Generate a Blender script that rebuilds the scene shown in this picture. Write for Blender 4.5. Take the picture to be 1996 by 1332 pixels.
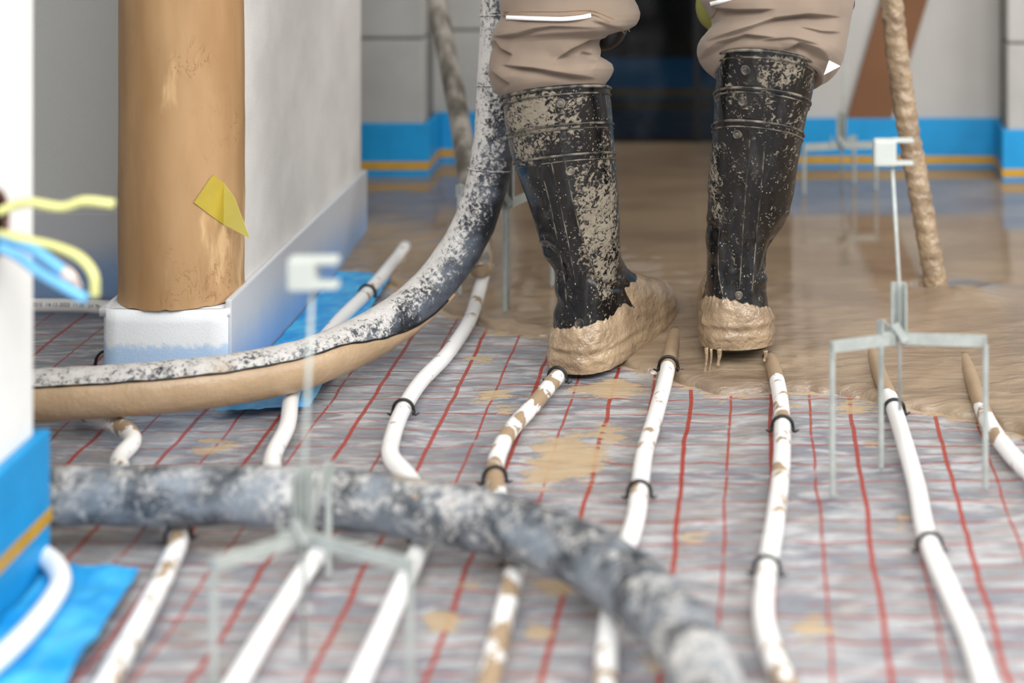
import bpy, math, random
import numpy as np
from mathutils import Vector, noise as mn

for o in list(bpy.data.objects): bpy.data.objects.remove(o)
SC = bpy.context.scene
COL = SC.collection
random.seed(4)

# ---------------------------------------------------------------- camera, light, exposure
F, CX, CY, H = 3222.0, 1480.0, -400.0, 0.755      # focal length (px), vanishing point (px), eye height (m)
cd = bpy.data.cameras.new('camera'); cam = bpy.data.objects.new('camera', cd); COL.objects.link(cam)
cam.location = (0, 0, H); cam.rotation_euler = (math.pi/2, 0, 0)
cd.sensor_fit = 'HORIZONTAL'; cd.sensor_width = 36.0; cd.lens = 36.0*F/1996.0
cd.shift_x = (998-CX)/1996.0; cd.shift_y = (CY-666)/1996.0
cd.dof.use_dof = True; cd.dof.focus_distance = 2.13; cd.dof.aperture_fstop = 2.0
cd.clip_start = 0.05
SC.camera = cam

w = bpy.data.worlds.new('world'); SC.world = w; w.use_nodes = True
bg = w.node_tree.nodes['Background']; bg.inputs[0].default_value = (0.93, 0.97, 1.0, 1); bg.inputs[1].default_value = 0.7

def area(name, loc, target, sx, sy, power, col=(1,1,1)):
    l = bpy.data.lights.new(name, 'AREA'); l.shape = 'RECTANGLE'; l.size = sx; l.size_y = sy
    l.energy = power; l.color = col
    o = bpy.data.objects.new(name, l); COL.objects.link(o); o.location = loc
    o.rotation_euler = (Vector(target)-Vector(loc)).to_track_quat('-Z', 'Y').to_euler()
    return o
# daylight from the tall windows at the right, plus an added light overhead
area('added_overhead_light', (0.1, -0.15, 2.3), (-0.25, 1.7, 0.0), 2.8, 1.3, 82, (1.0, 0.99, 0.97))  # added light above the camera, so the back falls off darker
area('window_light_side', (2.35, 1.1, 1.7), (-0.4, 1.7, 0.1), 1.8, 1.5, 44, (1.0, 1.0, 1.0))

SC.view_settings.view_transform = 'Standard'; SC.view_settings.look = 'None'
SC.view_settings.gamma = 1.0; SC.view_settings.use_curve_mapping = False
SC.view_settings.exposure = 0.45

# ---------------------------------------------------------------- helpers
def P(x, y, Y):                       # photo pixel + depth -> world point
    return np.array([(x-CX)*Y/F, Y, H-(y-CY)*Y/F])
def G(x, y, z=0.0):                   # photo pixel on a level z -> world point
    Y = F*(H-z)/(y-CY); return np.array([(x-CX)*Y/F, Y, z])
def px(V):                            # world points -> photo pixels
    V = np.asarray(V); return np.stack([CX+V[...,0]*F/V[...,1], CY+(H-V[...,2])*F/V[...,1]], -1)

WORG = {}
def tag(o, label=None, cat=None, group=None, kind=None):
    if label: o['label'] = label
    if cat: o['category'] = cat
    if group: o['group'] = group
    if kind: o['kind'] = kind
    return o
def worg(o): return WORG.get(o.name, np.zeros(3))
def empty(name, loc, label=None, cat=None, group=None):
    o = bpy.data.objects.new(name, None); COL.objects.link(o); o.location = loc; o.empty_display_size = .05
    WORG[o.name] = np.array(loc, float); return tag(o, label, cat, group)
def obj(name, V, Fc, mat, parent=None, smooth=True, origin=None, attrs=None):
    V = np.asarray(V, float)
    if origin is None:
        mnn, mx = V.min(0), V.max(0); origin = np.array([(mnn[0]+mx[0])/2, (mnn[1]+mx[1])/2, mnn[2]])
    origin = np.asarray(origin, float)
    me = bpy.data.meshes.new(name); me.from_pydata((V-origin).tolist(), [], [list(map(int, f)) for f in Fc]); me.update()
    if smooth: me.polygons.foreach_set('use_smooth', [True]*len(me.polygons))
    if attrs:
        for k, a in attrs.items():
            at = me.attributes.new(k, 'FLOAT', 'POINT'); at.data.foreach_set('value', np.asarray(a, np.float32))
    me.materials.append(mat)
    o = bpy.data.objects.new(name, me); COL.objects.link(o)
    o.location = origin-(worg(parent) if parent else 0)
    if parent: o.parent = parent
    WORG[o.name] = origin
    return o
class MB:
    def __init__(s): s.V = []; s.F = []
    def add(s, V, Fc):
        n = len(s.V); s.V += [tuple(v) for v in V]; s.F += [[i+n for i in f] for f in Fc]; return s
    def box(s, x0, x1, y0, y1, z0, z1, b=0.0):
        if b <= 0:
            V = [(x,y,z) for z in (z0,z1) for y in (y0,y1) for x in (x0,x1)]
            return s.add(V, [(0,2,3,1),(4,5,7,6),(0,1,5,4),(2,6,7,3),(0,4,6,2),(1,3,7,5)])
        V, Fc = chamfer_box(x0,x1,y0,y1,z0,z1,b); return s.add(V, Fc)
    def bar(s, a, c, w_, t_, up=(0,0,1)):     # flat bar from a to c: width w_ sideways, thickness t_ along up
        a, c = np.array(a,float), np.array(c,float); d = c-a; d /= np.linalg.norm(d)
        up = np.array(up, float); sd = np.cross(d, up); sd /= np.linalg.norm(sd); up = np.cross(sd, d)
        V = [p+sd*w_/2*i+up*t_/2*j for p in (a,c) for i,j in ((-1,-1),(1,-1),(1,1),(-1,1))]
        return s.add(V, [(3,2,1,0),(4,5,6,7),(0,1,5,4),(1,2,6,5),(2,3,7,6),(3,0,4,7)])
    def tube(s, path, r, seg=12, cap=True):
        V, Fc = tube(path, r, seg, cap); return s.add(V, Fc)
    def build(s, name, mat, parent=None, smooth=False, **k): return obj(name, s.V, s.F, mat, parent, smooth, **k)
def chamfer_box(x0,x1,y0,y1,z0,z1,b):
    import bmesh
    bm = bmesh.new(); bmesh.ops.create_cube(bm, size=1)
    for v in bm.verts:
        v.co = Vector((x0+(v.co.x+.5)*(x1-x0), y0+(v.co.y+.5)*(y1-y0), z0+(v.co.z+.5)*(z1-z0)))
    bmesh.ops.bevel(bm, geom=bm.edges[:], offset=b, segments=2, affect='EDGES', profile=.6)
    bm.verts.index_update()
    V = [tuple(v.co) for v in bm.verts]; Fc = [[v.index for v in f.verts] for f in bm.faces]; bm.free(); return V, Fc
def spline(pts, n):                          # Catmull-Rom, about even in arc length
    p = np.array(pts, float); p = np.vstack([2*p[0]-p[1], p, 2*p[-1]-p[-2]])
    out = []
    for i in range(1, len(p)-2):
        t = np.linspace(0, 1, 24, endpoint=False)[:,None]
        a,b,c,d = p[i-1],p[i],p[i+1],p[i+2]
        out.append(.5*((2*b)+(c-a)*t+(2*a-5*b+4*c-d)*t**2+(3*b-a-3*c+d)*t**3))
    q = np.vstack(out+[p[-2:-1]]); L = np.r_[0, np.cumsum(np.linalg.norm(np.diff(q,axis=0),axis=1))]
    u = np.linspace(0, L[-1], n); return np.stack([np.interp(u, L, q[:,k]) for k in range(q.shape[1])], 1)
def frames(path):
    p = np.asarray(path, float); T = np.gradient(p, axis=0); T /= np.linalg.norm(T,axis=1)[:,None]
    N = []; n = np.cross(T[0], (0,0,1))
    if np.linalg.norm(n) < .2: n = np.cross(T[0], (0,1,0))
    n = np.cross(n, T[0])
    for t in T:
        n = n-t*np.dot(n,t); n = n/np.linalg.norm(n); N.append(n)
    N = np.array(N); return T, N, np.cross(T, N)
def gridfaces(nr, ns, closed=True):
    Fc = []
    for i in range(nr-1):
        for j in range(ns if closed else ns-1):
            k = (j+1) % ns; Fc.append((i*ns+j, i*ns+k, (i+1)*ns+k, (i+1)*ns+j))
    return Fc
def tube(path, r, seg=12, cap=True, rough=0.0, freq=40.):
    p = np.asarray(path, float); n = len(p); r = np.broadcast_to(np.asarray(r,float), (n,))
    T,N,B = frames(p); a = np.linspace(0, 2*math.pi, seg, endpoint=False)
    D = N[:,None,:]*np.cos(a)[None,:,None]+B[:,None,:]*np.sin(a)[None,:,None]
    V = (p[:,None,:]+D*r[:,None,None])
    if rough:
        W = V.reshape(-1,3); d = np.array([mn.noise(Vector(q*freq))+.5*mn.noise(Vector(q*freq*2.3)) for q in W])
        V = (W+D.reshape(-1,3)*(d*rough)[:,None]).reshape(V.shape)
    V = V.reshape(-1,3); Fc = gridfaces(n, seg)
    if cap: Fc += [list(range(seg))[::-1], [(n-1)*seg+i for i in range(seg)]]
    Fc = [f[::-1] for f in Fc]
    return V, Fc

# ---------------------------------------------------------------- materials
def lin(h):
    c = [int(h[i:i+2],16)/255 for i in (0,2,4)]
    return tuple([(v/12.92 if v <= .04045 else ((v+.055)/1.055)**2.4) for v in c]+[1.0])
class NT:
    def __init__(s, name):
        s.m = bpy.data.materials.new(name); s.m.use_nodes = True; s.t = s.m.node_tree
        s.b = s.t.nodes['Principled BSDF']; s._co = None
    def n(s, typ, **kw):
        nd = s.t.nodes.new(typ)
        for k, v in kw.items(): setattr(nd, k, v)
        return nd
    def put(s, sock, v):
        if isinstance(v, bpy.types.NodeSocket): s.t.links.new(v, sock)
        else: sock.default_value = v
    def co(s):
        if s._co is None: s._co = s.n('ShaderNodeTexCoord').outputs['Object']
        return s._co
    def pos(s): return s.n('ShaderNodeNewGeometry').outputs['Position']
    def mapv(s, v, scale=(1,1,1), loc=(0,0,0), rot=(0,0,0)):
        m = s.n('ShaderNodeMapping'); s.put(m.inputs[0], v); m.inputs[1].default_value = loc; m.inputs[2].default_value = rot; m.inputs[3].default_value = scale
        return m.outputs[0]
    def noise(s, scale, detail=3, v=None, rough=.55, dist=0.0):
        q = s.n('ShaderNodeTexNoise'); s.put(q.inputs['Vector'], v if v is not None else s.co())
        q.inputs['Scale'].default_value = scale; q.inputs['Detail'].default_value = detail
        q.inputs['Roughness'].default_value = rough; q.inputs['Distortion'].default_value = dist
        return q.outputs['Fac']
    def voro(s, scale, v=None, feature='F1'):
        q = s.n('ShaderNodeTexVoronoi', feature=feature); s.put(q.inputs['Vector'], v if v is not None else s.co())
        q.inputs['Scale'].default_value = scale; return q.outputs['Distance']
    def math(s, op, a, b=None, c=None, clamp=False):
        q = s.n('ShaderNodeMath', operation=op, use_clamp=clamp); s.put(q.inputs[0], a)
        if b is not None: s.put(q.inputs[1], b)
        if c is not None: s.put(q.inputs[2], c)
        return q.outputs[0]
    def step(s, v, lo, hi, a=0., b=1.):          # smooth map lo..hi -> a..b
        q = s.n('ShaderNodeMapRange', interpolation_type='SMOOTHSTEP'); s.put(q.inputs[0], v)
        for i, k in enumerate((lo,hi,a,b)): q.inputs[i+1].default_value = k
        return q.outputs[0]
    def mix(s, f, a, b):
        q = s.n('ShaderNodeMix', data_type='RGBA'); s.put(q.inputs[0], f); s.put(q.inputs[6], a); s.put(q.inputs[7], b); return q.outputs[2]
    def sep(s, v):
        q = s.n('ShaderNodeSeparateXYZ'); s.put(q.inputs[0], v); return q.outputs
    def attr(s, name): return s.n('ShaderNodeAttribute', attribute_name=name).outputs['Fac']
    def bump(s, h, strength=.3, dist=.002):
        q = s.n('ShaderNodeBump'); q.inputs['Strength'].default_value = strength; q.inputs['Distance'].default_value = dist
        s.put(q.inputs['Height'], h); s.put(s.b.inputs['Normal'], q.outputs[0]); return s
    def set(s, **kw):
        nm = dict(col='Base Color', rough='Roughness', metal='Metallic', spec='Specular IOR Level', sss='Subsurface Weight', alpha='Alpha', trans='Transmission Weight', coat='Coat Weight', sheen='Sheen Weight')
        for k, v in kw.items(): s.put(s.b.inputs[nm[k]], v)
        return s
def plain(name, h, rough=.5, metal=0., var=.12, scale=30., bump=.0, bscale=200., spec=.5):
    m = NT(name); c = lin(h); d = tuple([v*(1-var) for v in c[:3]]+[1])
    m.set(col=m.mix(m.step(m.noise(scale,4), .35, .65), d, c), rough=rough, metal=metal, spec=spec)
    if bump: m.bump(m.noise(bscale, 3), bump, .001)
    return m.m
M = {}
M['post_white'] = plain('white_plaster', 'F1F0EC', .8, var=.03, bump=.1)
M['render'] = (lambda m: (m.set(col=m.mix(m.step(m.noise(9,4),.3,.7), lin('DAD7D3'), lin('EAE7E3')), rough=.85, spec=.3), m.bump(m.noise(420,3), .55, .0012), m.m)[-1])(NT('grey_foam_render'))
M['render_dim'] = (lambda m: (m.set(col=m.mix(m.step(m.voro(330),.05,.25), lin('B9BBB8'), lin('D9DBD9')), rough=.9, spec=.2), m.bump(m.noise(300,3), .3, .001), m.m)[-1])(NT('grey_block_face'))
M['wall_grey'] = plain('smooth_grey_wall', 'BDBBB8', .9, var=.06, scale=5, bump=.2, spec=.2)
M['block'] = plain('aerated_block', 'B2B1AE', .9, var=.12, scale=8, bump=.3, bscale=180, spec=.2)
M['mortar'] = plain('mortar_joint', '6F6D6A', .95, var=.2)
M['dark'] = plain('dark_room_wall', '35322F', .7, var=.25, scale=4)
M['ceil'] = plain('ceiling_paint', 'E4E2DE', .9, var=.04)
M['slab'] = plain('floor_slab', '8C8B89', .9, var=.15)
M['blue'] = plain('blue_edge_strip', '1495D4', .5, var=.10, scale=20, bump=.15)
M['gold'] = plain('gold_tape', 'C8992F', .45, var=.15, scale=25)
M['black'] = plain('black_plastic', '151517', .4, var=.3)
M['steel'] = plain('zinc_steel', 'B4BAB6', .5, metal=.2, var=.18, scale=60)
M['offwhite'] = plain('white_plastic', 'BEC3BE', .45, var=.06)
M['plank'] = plain('brown_board', '7C5335', .7, var=.15, scale=6)
M['reflect'] = plain('reflective_tape', 'FFFFFF', .35, var=.02)
M['ywire'] = plain('yellow_green_wire', 'D9D88E', .4, var=.08)
M['bwire'] = plain('blue_wire', '6DB4E4', .4, var=.08)
M['brwire'] = plain('brown_wire', '80584A', .4, var=.1)
M['copper'] = plain('wire_end', 'E9D2C6', .4, var=.1)
M['olive'] = plain('olive_foam', '8E8B45', .7, var=.2)
M['ink'] = plain('black_ink', '1E2226', .6)
M['seam'] = plain('seam_thread', '96795C', .8, var=.2, scale=300)

def foam_strip():
    m = NT('foam_edge_strip'); z = m.sep(m.pos())[2]
    n = m.noise(130, 4); zz = m.math('ADD', z, m.math('MULTIPLY', m.math('SUBTRACT', n, .5), .02))
    f = m.step(zz, .058, .070)
    c = m.mix(f, lin('9DC3EA'), lin('E9EDF1'))
    m.set(col=m.mix(m.math('MULTIPLY', m.noise(500,2), .35), c, lin('FFFFFF')), rough=.5, sss=.0).bump(m.noise(420,3), .4, .001)
    return m.m
M['foam'] = foam_strip()
def foam_side():
    m = NT('grey_edge_strip'); z = m.sep(m.pos())[2]
    f = m.step(m.math('ADD', z, m.math('MULTIPLY', m.math('SUBTRACT', m.noise(14,3), .5), .04)), .015, .095)
    c = m.mix(f, lin('7FA9DD'), lin('CDD0D5'))
    m.set(col=m.mix(m.math('MULTIPLY', m.noise(600,2), .3), c, lin('E6E9EE')), rough=.42).bump(m.noise(380,3), .35, .001)
    return m.m
M['foam_side'] = foam_side()
def film():
    m = NT('blue_film'); n = m.noise(18,4)
    m.set(col=m.mix(m.step(n,.35,.7), lin('1C95DC'), lin('52C2F0')), rough=.22, spec=.6).bump(m.noise(28,4), .6, .006); return m.m
M['film'] = film()
def wrap():
    m = NT('brown_tube_wrap'); v = m.mapv(m.co(), (1,1,.25))
    n = m.noise(16, 5, v); n2 = m.noise(60, 4, m.mapv(m.co(), (1,1,.4)), dist=1.2)
    c = m.mix(m.step(n,.3,.7), lin('A47F57'), lin('B8946B'))
    c = m.mix(m.step(m.noise(22,4,v), .62,.72), c, lin('D2AF82'))
    wr = m.math('MULTIPLY', m.step(m.math('ABSOLUTE', m.math('SUBTRACT', n2, .5)), 0, .018, 1, 0), m.step(m.noise(11,2), .5, .66))
    c = m.mix(m.math('MULTIPLY', wr, .6), c, lin('8A5A2C'))
    m.set(col=c, rough=.5, spec=.4).bump(m.math('ADD', n, m.math('MULTIPLY', wr, -.5)), .35, .004); return m.m
M['wrap'] = wrap()
def note():
    m = NT('yellow_tape'); m.set(col=m.mix(m.noise(60,3), lin('E6D667'), lin('F1E686')), rough=.5)
    return m.m
M['note'] = note()
M['note_dark'] = plain('yellow_tape_stuck', 'BDA63C', .45, var=.1)
def screed(name, wetrough, c1, c2, bumpd, streak):
    m = NT(name); v = m.mapv(m.pos(), streak)
    n = m.noise(9, 5, v); n2 = m.noise(40, 4, v, dist=.6)
    c = m.mix(m.step(m.math('ADD', m.math('MULTIPLY',n,.7), m.math('MULTIPLY',n2,.3)), .3, .7), lin(c1), lin(c2))
    m.set(col=c, rough=wetrough, spec=.5).bump(m.math('ADD', n2, m.noise(160,2)), .35, bumpd); return m.m
M['screed'] = None
def screed_pool():
    m = NT('wet_screed'); p = m.pos()
    v = m.mapv(p, (.30,1.5,1), rot=(0,0,.35)); n = m.noise(30, 6, v, .6, 1.0); n2 = m.noise(7, 4, m.mapv(p,(.6,1.6,1)))
    near = m.step(m.sep(p)[1], 2.0, 2.55, 1, 0)
    c = m.mix(m.step(n2,.3,.7), lin('83705E'), lin('9A866F'))
    c = m.mix(m.math('MULTIPLY', m.math('MULTIPLY', m.step(n,.45,.7), .55), near), c, lin('B09D83'))
    m.set(col=c, rough=m.math('ADD', m.math('MULTIPLY', near, m.step(n,.3,.7,.10,.28)), .05), spec=.8)
    bp = m.math('MULTIPLY', n, m.math('ADD', m.math('MULTIPLY', near, .994), .006))
    m.bump(bp, .8, .007); return m.m
M['screed'] = screed_pool()
M['coat'] = screed('wet_screed_coat', .38, 'A68C6D', 'BDA283', .0025, (1,1,1))
M['coat_rough'] = (lambda m: (m.set(col=m.mix(m.step(m.noise(30,4),.3,.7), lin('8C7760'), lin('AE977A')), rough=.22, spec=.6), m.bump(m.math('ADD', m.noise(85,3), m.math('MULTIPLY', m.noise(260,2), .35)), .9, .004), m.m)[-1])(NT('screed_crust'))
def foil():
    m = NT('grid_foil'); p = m.pos(); s = m.sep(p)
    wob = m.math('MULTIPLY', m.math('SUBTRACT', m.noise(7,3,p), .5), .012)
    wob2 = m.math('MULTIPLY', m.math('SUBTRACT', m.noise(11,3,m.mapv(p,(1,1,1),(4,7,0))), .5), .016)
    x = m.math('ADD', s[0], wob); y = m.math('ADD', s[1], wob2)
    dx = m.math('PINGPONG', m.math('SUBTRACT', x, .0135-10), .05); dx2 = m.math('PINGPONG', m.math('SUBTRACT', x, .0635-10), .05)
    y = m.math('ADD', y, m.math('MULTIPLY', m.math('SUBTRACT', m.noise(38,2,m.mapv(p,(1,.4,1),(4,7,3))), .5), .009))
    dy = m.math('PINGPONG', m.math('SUBTRACT', y, 1.729-10), .025); dy2 = m.math('PINGPONG', m.math('SUBTRACT', y, 1.7415+.0125-10), .025)
    l1 = m.step(dx, .0021, .0030, 1, 0); l2 = m.math('MULTIPLY', m.step(dx2, .0012, .0020, 1, 0), m.step(m.noise(30,2,m.mapv(p,(1,1,1),(1,2,0))), .32,.42,.35,.95))
    wash = m.step(m.noise(13,3,m.mapv(p,(1,2,1),(9,2,0))), .36,.54,.42,.95)
    l3 = m.math('MULTIPLY', m.step(dy, .0011, .0021, 1, 0), wash)
    l4 = m.math('MULTIPLY', m.step(dy2, .0007, .0014, 1, 0), m.step(m.noise(21,3,m.mapv(p,(1,2.5,1),(3,5,0))), .42,.52,.05,.8))
    line = m.math('MAXIMUM', m.math('MAXIMUM', m.math('MAXIMUM', l1, l2), l3), l4)
    vs = m.mapv(p, (.55,1.5,1))
    a = m.noise(11, 5, vs, dist=.5); b = m.noise(34, 4, m.mapv(p,(.45,1.6,1),(3,1,0)), dist=.7)
    c = m.mix(m.step(a,.34,.66), lin('8E929C'), lin('AFAFB1'))
    c = m.mix(m.step(b,.46,.64), c, lin('CBCCCF'))  # pale wrinkle highlights painted into the foil colour
    cr = m.noise(95,5,m.mapv(p,(.32,1.8,1),(6,3,0)),.65,.8)
    c = m.mix(m.math('MULTIPLY', m.step(cr, .52,.66), .42), c, lin('777D89'))  # shading of the crinkles painted as darker colour
    c = m.mix(m.math('MULTIPLY', m.step(cr, .40,.30), .4), c, lin('F0F0F2'))  # crinkle highlights painted near-white
    c = m.mix(m.math('MULTIPLY', m.step(m.noise(17,3,m.mapv(p,(1,1,1),(2,8,0))), .52,.7), .5), c, lin('A79F96'))
    c = m.mix(m.math('MULTIPLY', line, .93), c, lin('A03320'))
    st = m.math('ADD', m.attr('stain'), m.math('MULTIPLY', m.math('SUBTRACT', m.noise(42, 5, m.mapv(p,(.55,1.7,1)), .68), .5), 2.1))
    sm = m.step(st, .42, .56)
    c = m.mix(m.math('MULTIPLY', sm, .88), c, m.mix(m.noise(40,3,p), lin('AB9371'), lin('C8AF8B')))
    m.set(col=c, rough=m.mix(sm, (.22,)*3+(1,), (.5,)*3+(1,)), metal=m.math('MULTIPLY', m.math('SUBTRACT', 1., m.math('MAXIMUM', line, sm)), .22), spec=.6)
    h = m.math('ADD', m.math('MULTIPLY', a, .6), m.math('ADD', m.math('ADD', m.math('MULTIPLY', b, .5), m.math('MULTIPLY', cr, .35)), m.math('MULTIPLY', sm, .2)))
    m.bump(h, .75, .007); return m.m
M['foil'] = foil()
def pipe_mat(name, amount):
    m = NT(name); n = m.noise(34, 4, m.mapv(m.pos(), (1,1,1), (amount*7,0,0)), dist=.6)
    up = m.noise(7, 2, m.pos())
    k = m.math('ADD', n, m.math('MULTIPLY', m.math('SUBTRACT', up, .5), .5))
    k = m.math('ADD', k, m.attr('coat'))
    f = m.step(k, .70-amount, .74-amount)
    m.set(col=m.mix(f, lin('F4F4F3'), m.mix(n, lin('947E66'), lin('AE967A'))), rough=m.step(f,0,1,.32,.6), spec=.5).bump(f, .3, .001); return m.m
for k, a in dict(clean=-.2, low=.06, mid=.13, high=.22).items(): M['pipe_'+k] = pipe_mat('white_pipe_'+k, a)
def hose_mat(name, wht, off, updir, dirw=.2, grain=.8, dk='262A31', lt='5A616C', top=.95):
    m = NT(name); p = m.mapv(m.co(), (1,1,1), off)
    a = m.noise(9, 5, p, dist=.5); b = m.noise(55, 5, p, .65); c3 = m.noise(22, 4, m.mapv(p, (.6,1,1)))
    nrm = m.n('ShaderNodeNewGeometry').outputs['Normal']; d = m.n('ShaderNodeVectorMath', operation='DOT_PRODUCT')
    m.put(d.inputs[0], nrm); d.inputs[1].default_value = updir
    g = m.noise(190, 4, p, .65, .5)
    k = m.math('ADD', m.math('ADD', m.math('MULTIPLY', a, .45), m.math('MULTIPLY', b, .35)), m.math('MULTIPLY', d.outputs['Value'], dirw))
    k = m.math('ADD', k, m.math('MULTIPLY', m.math('SUBTRACT', g, .5), grain))
    f = m.math('MULTIPLY', m.step(k, .45-wht, .62-wht), top)
    base = m.mix(m.step(c3,.38,.62), lin(dk), lin(lt))
    c = m.mix(f, base, m.mix(b, lin('A9A7A5'), lin('E6E3DF')))
    c = m.mix(m.math('MULTIPLY', m.step(m.noise(5,3,p), .62,.70), .6), c, lin('B79E7C'))
    m.set(col=c, rough=m.step(f,0,1,.42,.85), spec=.45).bump(m.math('ADD', m.math('MULTIPLY', f, .6), m.math('MULTIPLY', b, .5)), .55, .0025); return m.m
M['hose_up'] = hose_mat('crusted_hose', .10, (0,0,0), (-.75,-.15,.6))
M['hose_near'] = hose_mat('worn_hose', .07, (5,2,1), (0,-.2,.3), .08, .5, '33383F', '7E868F', .85)
def pole_grey():
    m = NT('grey_brown_pole'); n = m.noise(30, 4, m.mapv(m.co(),(1,1,.2)))
    m.set(col=m.mix(m.step(n,.35,.65), lin('4F4A42'), lin('98928A')), rough=.7).bump(n,.5,.003); return m.m
M['pole'] = pole_grey()
def boot_mat():
    m = NT('muddy_black_rubber'); p = m.pos()
    md = m.attr('mud')
    n1 = m.noise(26, 6, m.mapv(p,(1.2,1,.75)), .62, .9); n2 = m.noise(165, 5, p, .6, 1.0)
    k = m.math('ADD', m.math('ADD', md, m.math('MULTIPLY', m.math('SUBTRACT', n1, .5), 1.7)), m.math('MULTIPLY', m.math('SUBTRACT', n2, .5), 3.4))
    f = m.step(k, .44, .74)
    sp = m.math('MULTIPLY', m.step(m.voro(230, m.mapv(p,(1,1,.7))), .10, .24, 1, 0), m.step(m.noise(50,3,p), .47, .58))
    film_ = m.math('MULTIPLY', m.step(m.noise(34,5,m.mapv(p,(1.4,1,.22)),.6,.5), .46, .76), .5)
    c = m.mix(film_, lin('0B0B0D'), lin('4A4948'))
    c = m.mix(m.math('MULTIPLY', sp, .8), c, lin('C9C3B8'))
    c = m.mix(m.math('MULTIPLY', f, .92), c, m.mix(n2, lin('756C5E'), lin('A99E8B')))
    m.set(col=c, rough=m.math('ADD', m.step(f,0,1,.24,.75), m.math('MULTIPLY', film_, .35)), spec=.5)
    m.bump(m.math('ADD', m.math('MULTIPLY', f, m.math('ADD', .5, n2)), m.math('MULTIPLY', sp, .5)), .6, .0018); return m.m
M['boot'] = boot_mat()
M['boot_edge'] = (lambda m: (m.set(col=m.mix(m.step(m.noise(60,5,m.pos()), .38,.72), lin('1E1D1D'), lin('857D70')), rough=.5), m.m)[-1])(NT('dusty_rubber_rib'))
def cloth():
    m = NT('beige_work_cloth'); w_ = m.noise(900,2,m.mapv(m.co(),(1,1,2.5)))
    c = m.mix(m.step(m.noise(7,3),.3,.7), lin('7E6F62'), lin('8B7B6D'))
    m.set(col=c, rough=.88, spec=.2, sheen=.15).bump(m.math('ADD', m.math('MULTIPLY',w_,.12), m.noise(40,3)), .25, .002); return m.m
M['cloth'] = cloth()

# ---------------------------------------------------------------- the setting
def struct(o, label=None): return tag(o, label, None, None, 'structure')
ZB = .04                                      # finished screed level far from the pour edge
struct(MB().box(-3.2, 2.7, -1.4, 5.0, -.12, -.012).build('floor', M['slab']), 'concrete floor slab under the foil')
struct(MB().box(-3.2, 2.7, -1.4, 5.0, 2.6, 2.7).build('ceiling', M['ceil']), 'pale ceiling above')

def block_wall(name, label, x0, x1, y0, y1, xs, mat, ztop=2.6, courses=(-.01,.293,.543,.793,1.043,1.293,1.543,1.793,2.043,2.293,2.6), vis=.8):
    root = struct(MB().box(x0+.004, x1-.004, y0+.004, y1, -.012, ztop).build(name, M['mortar']), label)
    for a, b in zip(courses[:-1], courses[1:]):
        if a > vis:
            MB().box(x0, x1, y0, y0+.05, a, ztop, .004).build('block', mat, root); break
        for c, d in zip(xs[:-1], xs[1:]):
            MB().box(c+.002, d-.002, y0, y0+.05, a+.0025, b-.0025, .004).build('block', mat, root)
    return root
YL, YL2, YR, YR2 = 3.13, 3.24, 3.18, 3.07
xw = lambda x, Y: (x-CX)*Y/F
block_wall('wall_back_pier', 'grey block pier with a mortar joint beside the pillar', -1.6, xw(826,YL), YL, YL+.3, (-1.6,-1.13,xw(826,YL)), M['block'])
block_wall('wall_back_left', 'grey recessed block wall behind the slanted pole', xw(826,YL)-.02, xw(985,YL2), YL2, YL2+.20, (xw(826,YL)-.02, xw(985,YL2)), M['block'])
struct(MB().box(xw(1545,YR), xw(1962,YR), YR, YR+.26, -.012, 2.6, .004).build('wall_back_right', M['wall_grey']), 'smooth grey wall behind the leaning brown board')
block_wall('wall_back_corner', 'grey block wall at the right edge', xw(1962,YR2), 2.7, YR2, YR2+.3, (xw(1962,YR2), 1.1, 1.7, 2.7), M['block'])
# dim room behind the doorway
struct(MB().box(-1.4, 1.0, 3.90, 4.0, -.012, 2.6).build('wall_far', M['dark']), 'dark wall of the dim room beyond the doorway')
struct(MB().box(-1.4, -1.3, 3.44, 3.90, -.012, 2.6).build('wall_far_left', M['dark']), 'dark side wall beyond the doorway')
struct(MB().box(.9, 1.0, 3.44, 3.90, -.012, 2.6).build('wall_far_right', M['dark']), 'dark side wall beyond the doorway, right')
struct(MB().box(xw(985,YL2), xw(1545,YR), YR, YR+.26, 2.05, 2.6).build('wall_lintel', M['render']), 'wall above the doorway')
gm = NT('dark_tinted_glass'); nt = gm.t; nt.nodes.remove(gm.b)
tr = gm.n('ShaderNodeBsdfTransparent'); tr.inputs[0].default_value = (.58,.60,.62,1); gl = gm.n('ShaderNodeBsdfGlossy'); gl.inputs['Roughness'].default_value = .05; gl.inputs['Color'].default_value = (.8,.82,.85,1)
fr_ = gm.n('ShaderNodeFresnel'); fr_.inputs[0].default_value = 1.35; mxs = gm.n('ShaderNodeMixShader'); gm.put(mxs.inputs[0], fr_.outputs[0]); gm.put(mxs.inputs[1], tr.outputs[0]); gm.put(mxs.inputs[2], gl.outputs[0])
gm.put(nt.nodes['Material Output'].inputs[0], mxs.outputs[0])
gd = struct(MB().box(xw(985,YL2)+.002, xw(1545,YR)-.002, 3.40, 3.406, .030, 2.045).build('window_1', gm.m), 'dark tinted glass pane closing the doorway')
MB().box(xw(1352,3.38), xw(1364,3.38), 3.392, 3.412, .034, 2.045, .002).build('window_frame', M['black'], gd)
struct(MB().box(-3.3, -3.2, -1.4, 5.0, -.12, 2.6).build('wall_left', M['ceil']), 'white side wall')
struct(MB().box(2.7, 2.8, -1.4, 5.0, -.12, 2.6).build('wall_right', M['ceil']), 'white side wall')

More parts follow.
